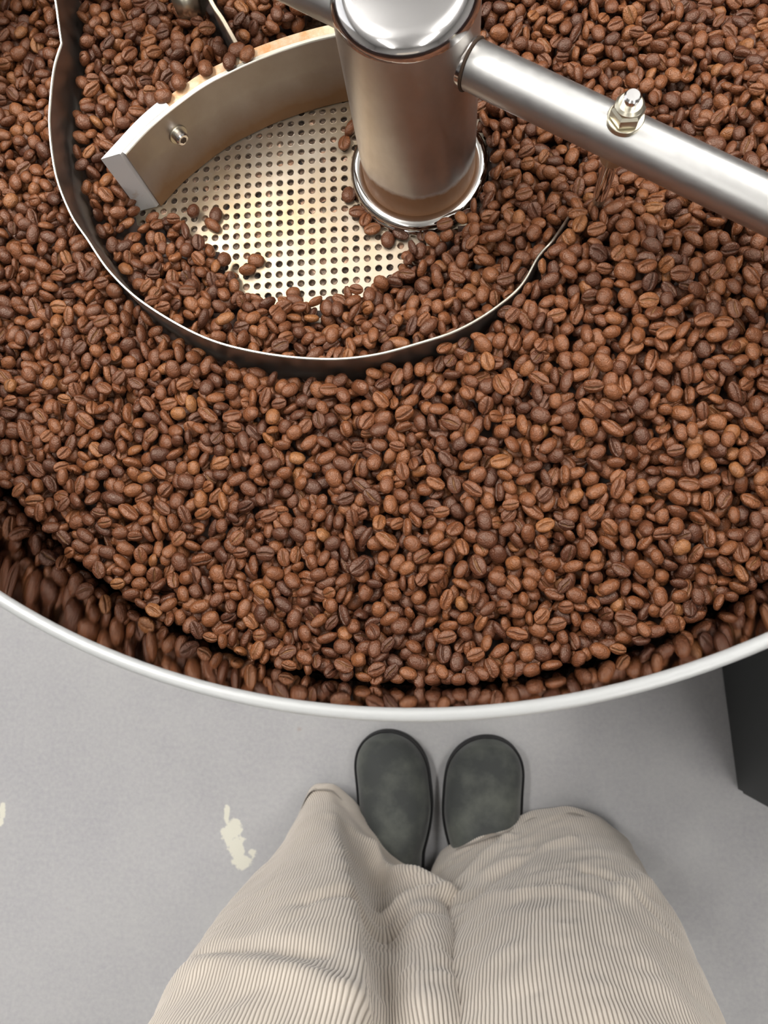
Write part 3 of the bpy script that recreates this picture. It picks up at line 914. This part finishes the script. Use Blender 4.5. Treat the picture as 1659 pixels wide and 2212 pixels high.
# orientation stamps
stamps = []
for s in range(420):
    kd = int(RNG.choice(8, p=[.2, .18, .13, .15, .05, .14, .1, .05])); a, b, c_, zc = KINDS[kd][1]
    face = RNG.random()
    if face < .42: e = Euler((RNG.normal(0, .45), RNG.normal(0, .42), 0))
    elif face < .64: e = Euler((math.pi + RNG.normal(0, .45), RNG.normal(0, .4), 0))
    elif face < .87: e = Euler((math.pi / 2 * (1 if RNG.random() < .5 else -1) + RNG.normal(0, .35), RNG.normal(0, .3), 0))
    else: e = Euler((RNG.random() * 6, RNG.normal(0, .9), 0))
    sc_ = float(RNG.normal(1.0, .085)); sc_ = min(max(sc_, .8), 1.22)
    Rm = Matrix.Rotation(RNG.random() * 2 * math.pi, 3, 'Z') @ e.to_matrix()
    Rn = np.array(Rm)
    off = Rn @ np.array([0, 0, zc]) * sc_
    Am = Rn @ np.diag(1 / (np.array([a, b, c_]) * sc_) ** 2) @ Rn.T
    r = 7
    yy, xx_ = np.meshgrid(np.arange(-r, r + 1) * RES, np.arange(-r, r + 1) * RES)
    # solve Azz z^2 + 2(Axz x + Ayz y) z + q - 1 = 0
    X_, Y_ = xx_ - off[0], yy - off[1]
    A_ = Am[2, 2]; B_ = Am[0, 2] * X_ + Am[1, 2] * Y_; Cc = Am[0, 0] * X_ ** 2 + 2 * Am[0, 1] * X_ * Y_ + Am[1, 1] * Y_ ** 2 - 1
    D = B_ ** 2 - A_ * Cc; ok = D > 0
    sq_ = np.sqrt(np.maximum(D, 0))
    ii, jj = np.nonzero(ok)
    lo = ((-B_ - sq_) / A_ + off[2])[ok]; hi = ((-B_ + sq_) / A_ + off[2])[ok]
    stamps.append((kd, Rm, sc_, ii - r, jj - r, lo, hi))


def try_place(i, j, s):
    kd, Rm, sc_, di, dj, lo, hi = s
    I = i + di; J = j + dj
    hp = H[I, J]
    if RAD[i, j] > R - .009 and (RAD[I, J] > R - .0002).any(): return 9., I, J
    return (hp - lo).max(), I, J


beans = []          # (x, y, z, stamp index)
validm = TRAYIN & ~NOPE & ~BLK & (T > PLATE_Z + .003)
validm[:8] = False; validm[-8:] = False; validm[:, :8] = False; validm[:, -8:] = False
CI, CJ = np.nonzero(validm)
target_top = T
miss = 0; MAXB = 24000
NC = len(CI)
while len(beans) < MAXB and miss < 9000:
    c_ = RNG.integers(0, NC, 14)
    ii, jj = CI[c_], CJ[c_]
    dfc = target_top[ii, jj] - H[ii, jj]
    o_ = np.argsort(-dfc)[:3]
    if dfc[o_[0]] < .0010: miss += 1; continue
    bestp = None
    for q in (list(o_) * 4 if RAD[ii[o_[0]], jj[o_[0]]] > R - .009 else o_):
        s_i = int(RNG.integers(0, len(stamps)))
        z, I, J = try_place(int(ii[q]), int(jj[q]), stamps[s_i])
        sc0 = z + stamps[s_i][6].max() - target_top[ii[q], jj[q]]
        if bestp is None or sc0 < bestp[0]: bestp = (sc0, z, I, J, s_i, int(ii[q]), int(jj[q]))
    sc0, z, I, J, s_i, i, j = bestp
    if sc0 > .0045: miss += .3 if RAD[ii[o_[0]], jj[o_[0]]] > R - .009 else 1; continue
    z -= .0007
    H[I, J] = np.maximum(H[I, J], z + stamps[s_i][6])
    beans.append((gx[i], gy[j], z, s_i))
# second pass: close the row that touches the wall
EI, EJ = np.nonzero(validm & (RAD > R - .0085))
for _ in range(9000):
    c_ = RNG.integers(0, len(EI), 6)
    dfc = target_top[EI[c_], EJ[c_]] - H[EI[c_], EJ[c_]]
    q = int(np.argmax(dfc))
    if dfc[q] < .0008: continue
    i, j = int(EI[c_[q]]), int(EJ[c_[q]]); bestp = None
    for s_i in RNG.integers(0, len(stamps), 14):
        z, I, J = try_place(i, j, stamps[s_i])
        if z < 1 and (bestp is None or z + stamps[s_i][6].max() < bestp[0]): bestp = (z + stamps[s_i][6].max(), z, I, J, int(s_i))
    if bestp is None or bestp[0] - target_top[i, j] > .0050: continue
    z = bestp[1] - .0007; I, J, s_i = bestp[2:]
    H[I, J] = np.maximum(H[I, J], z + stamps[s_i][6]); beans.append((gx[i], gy[j], z, s_i))
print('beans', len(beans))

# ---- split: the 300 that show largest are objects, the rest one mass
fs_list = []
for n_, (x, y, z, s_i) in enumerate(beans):
    u, v, dpt = proj((x, y, z))
    if not (12 < u < 1647 and 12 < v < 2200): continue
    i, j = int((x - X0) / RES), int((y - Y0) / RES)
    s = stamps[s_i]
    vis = np.mean(H[i + s[3], j + s[4]] <= z + s[6] + .0002)
    if vis < .93: continue
    fs_list.append((vis * s[2] * s[2] * KINDS[s[0]][1][0] * KINDS[s[0]][1][1] / dpt ** 2, n_, u, v))
fs_list.sort(reverse=True)


def add_bean(x, y, z, s, label, group=None):
    o = bpy.data.objects.new('coffee_bean', KINDS[s[0]][0]); C.objects.link(o)
    o.matrix_world = Matrix.Translation((x, y, z)) @ s[1].to_4x4() @ Matrix.Scale(s[2], 4)
    tag(o, label, 'coffee bean', group)
    return o


# single beans lying apart on the bare plate or on the scraper blade
HP = PLATE_Z
def st_of(face, yaw, kd=0, sc_=1.):
    e = {'up': (math.pi - .15, .1, 0), 'back': (.1, .05, 0), 'side': (1.3, .1, 0)}[face]
    return (kd, Matrix.Rotation(math.radians(yaw), 3, 'Z') @ Euler(e).to_matrix(), sc_)
ZL = {'up': .0031, 'back': .0019, 'side': .0039}
singles = [
    (744, 308, 'up', 80, 0, 'lone bean with its cut up on the bare plate, left of the hub'),
    (757, 276, 'side', 60, 2, 'bean half hidden against the hub, above the lone upright bean'),
    (753, 421, 'back', 80, 3, 'lone bean with smooth back up beside the chrome base ring'),
    (772, 457, 'up', 5, 0, 'first bean of the short trail under the base ring, cut up'),
    (790, 473, 'up', 70, 6, 'small bean second in the trail along the base ring'),
    (804, 494, 'up', 20, 0, 'third bean in the trail along the base ring, cut up'),
    (838, 518, 'back', 85, 3, 'smooth-backed bean lying lowest in the trail below the base ring'),
    (866, 504, 'up', -30, 0, 'bean with open cut just below the front of the base ring'),
    (914, 505, 'up', 85, 6, 'upright bean with straight cut below the base ring, nearest the heap'),
    (419, 458, 'side', 60, 4, 'small crumpled bean on bare plate right of the white wiper'),
    (466, 465, 'back', 80, 0, 'smooth bean on bare plate, upper of the pair near the wiper'),
    (459, 486, 'back', -40, 2, 'long bean on bare plate, lower of the pair near the wiper'),
    (553, 563, 'back', -5, 3, 'smooth bean on the bare plate, upper of a touching pair at its lower edge'),
    (535, 583, 'side', 10, 0, 'bean lying below its touching partner at the bare plate lower left edge'),
    (634, 635, 'back', 20, 4, 'round bean at the lower edge of the bare plate, apart from the heap'),
]
ns = 0
placed_xy = []
for u, v, face, yaw, kd, lab in singles:
    z = HP + ZL[face] + .0002
    p = P(u, v, z)
    if (kd == 4): z += .0009
    add_bean(p.x, p.y, z, st_of(face, yaw, kd, 1.06), lab); ns += 1
    placed_xy.append((p.x, p.y))
onblade = [(512, 108, 'back', 20, 3, 'topmost bean resting on the scraper blade at the rear blade foot'), (534, 117, 'back', 60, 0, 'right-hand bean of the three on the scraper blade'), (496, 133, 'back', 85, 0, 'lowest of the three beans clustered on the scraper blade'),
           (444, 148, 'back', 100, 3, 'bean alone on the stained strip, midway along the scraper blade'), (386, 178, 'back', 110, 3, 'bean on the stained strip near the white wiper, upper one'), (352, 208, 'back', 10, 3, 'bean on the stained strip closest to the white wiper')]
for u, v, face, yaw, kd, lab in onblade:
    z = BLADE_TOP + .0016
    p = P(u, v, z); add_bean(p.x, p.y, z, st_of(face, yaw, kd, 1.06), lab); ns += 1

single = set()
for q in fs_list[:300 - ns]:
    n_ = q[1]; x, y, z, s_i = beans[n_]; single.add(n_)
    u, v = q[2], q[3]
    rz = (stamps[s_i][1] @ Vector((0, 0, 1))).z
    lk = 'smooth-backed' if rz > .5 else ('cut-side-up' if rz < -.5 else 'edge-on')
    if v > 1330: zn = 'in the outermost row against the front wall'
    elif v > 1130: zn = 'in the front bed, some rows behind the rim' if u > 830 else 'in the front left bed near the wall'
    elif u > 1400: zn = 'on the heap below the pipe arm' if v < 750 else 'on the right slope of the heap'
    elif u > 1050: zn = 'on the heap over the buried curved blade' if v < 800 else 'on the slope in front of the heap'
    elif u > 700: zn = 'in the bed in front of the curved blade'
    else: zn = 'in the bed left of the curved blade'
    lab = lk + ' brown coffee bean ' + zn; g = lk + ' beans ' + zn
    add_bean(x, y, z, stamps[s_i], lab, g)

# mass: points that carry bean instances
rest = [b for n_, b in enumerate(beans) if n_ not in single]
rest = [b for b in rest if all((b[0] - q[0]) ** 2 + (b[1] - q[1]) ** 2 > .008 ** 2 for q in placed_xy)]
me = bpy.data.meshes.new('coffee_beans')
me.from_pydata([(b[0], b[1], b[2]) for b in rest], [], [])
ra = me.attributes.new('rot', 'FLOAT_VECTOR', 'POINT'); ra.data.foreach_set('vector', np.array([list(stamps[b[3]][1].to_euler()) for b in rest], np.float32).ravel())
sa = me.attributes.new('siz', 'FLOAT', 'POINT'); sa.data.foreach_set('value', [stamps[b[3]][2] for b in rest])
ka = me.attributes.new('kin', 'INT', 'POINT'); ka.data.foreach_set('value', [stamps[b[3]][0] for b in rest])
mass = link('coffee_beans', me, None, None, False)
tag(mass, 'deep bed of brown roasted coffee beans filling the round tray', 'coffee beans', kind='stuff')
ng = bpy.data.node_groups.new('bean_bed', 'GeometryNodeTree')
ng.interface.new_socket('Geometry', in_out='INPUT', socket_type='NodeSocketGeometry')
ng.interface.new_socket('Geometry', in_out='OUTPUT', socket_type='NodeSocketGeometry')
gi = ng.nodes.new('NodeGroupInput'); go = ng.nodes.new('NodeGroupOutput'); jn = ng.nodes.new('GeometryNodeJoinGeometry')
def named(nm, typ):
    x = ng.nodes.new('GeometryNodeInputNamedAttribute'); x.data_type = typ; x.inputs[0].default_value = nm
    return x.outputs[0]
rt, sz, kn = named('rot', 'FLOAT_VECTOR'), named('siz', 'FLOAT'), named('kin', 'INT')
protos = bpy.data.collections.new('bean_shapes')        # not linked to the scene
for k, (bm_, _) in enumerate(KINDS):
    po = bpy.data.objects.new('bean_shape', bm_); protos.objects.link(po)
    oi = ng.nodes.new('GeometryNodeObjectInfo'); oi.inputs['Object'].default_value = po
    cmp_ = ng.nodes.new('FunctionNodeCompare'); cmp_.data_type = 'INT'; cmp_.operation = 'EQUAL'
    ii_ = [s for s in cmp_.inputs if s.type == 'INT']
    ng.links.new(kn, ii_[0]); ii_[1].default_value = k
    ip = ng.nodes.new('GeometryNodeInstanceOnPoints')
    ng.links.new(gi.outputs[0], ip.inputs['Points']); ng.links.new(cmp_.outputs[0], ip.inputs['Selection'])
    ng.links.new(oi.outputs['Geometry'], ip.inputs['Instance'])
    er_ = ng.nodes.new('FunctionNodeEulerToRotation'); ng.links.new(rt, er_.inputs[0])
    ng.links.new(er_.outputs[0], ip.inputs['Rotation']); ng.links.new(sz, ip.inputs['Scale'])
    ng.links.new(ip.outputs[0], jn.inputs[0])
ng.links.new(jn.outputs[0], go.inputs[0])
md = mass.modifiers.new('beds', 'NODES'); md.node_group = ng

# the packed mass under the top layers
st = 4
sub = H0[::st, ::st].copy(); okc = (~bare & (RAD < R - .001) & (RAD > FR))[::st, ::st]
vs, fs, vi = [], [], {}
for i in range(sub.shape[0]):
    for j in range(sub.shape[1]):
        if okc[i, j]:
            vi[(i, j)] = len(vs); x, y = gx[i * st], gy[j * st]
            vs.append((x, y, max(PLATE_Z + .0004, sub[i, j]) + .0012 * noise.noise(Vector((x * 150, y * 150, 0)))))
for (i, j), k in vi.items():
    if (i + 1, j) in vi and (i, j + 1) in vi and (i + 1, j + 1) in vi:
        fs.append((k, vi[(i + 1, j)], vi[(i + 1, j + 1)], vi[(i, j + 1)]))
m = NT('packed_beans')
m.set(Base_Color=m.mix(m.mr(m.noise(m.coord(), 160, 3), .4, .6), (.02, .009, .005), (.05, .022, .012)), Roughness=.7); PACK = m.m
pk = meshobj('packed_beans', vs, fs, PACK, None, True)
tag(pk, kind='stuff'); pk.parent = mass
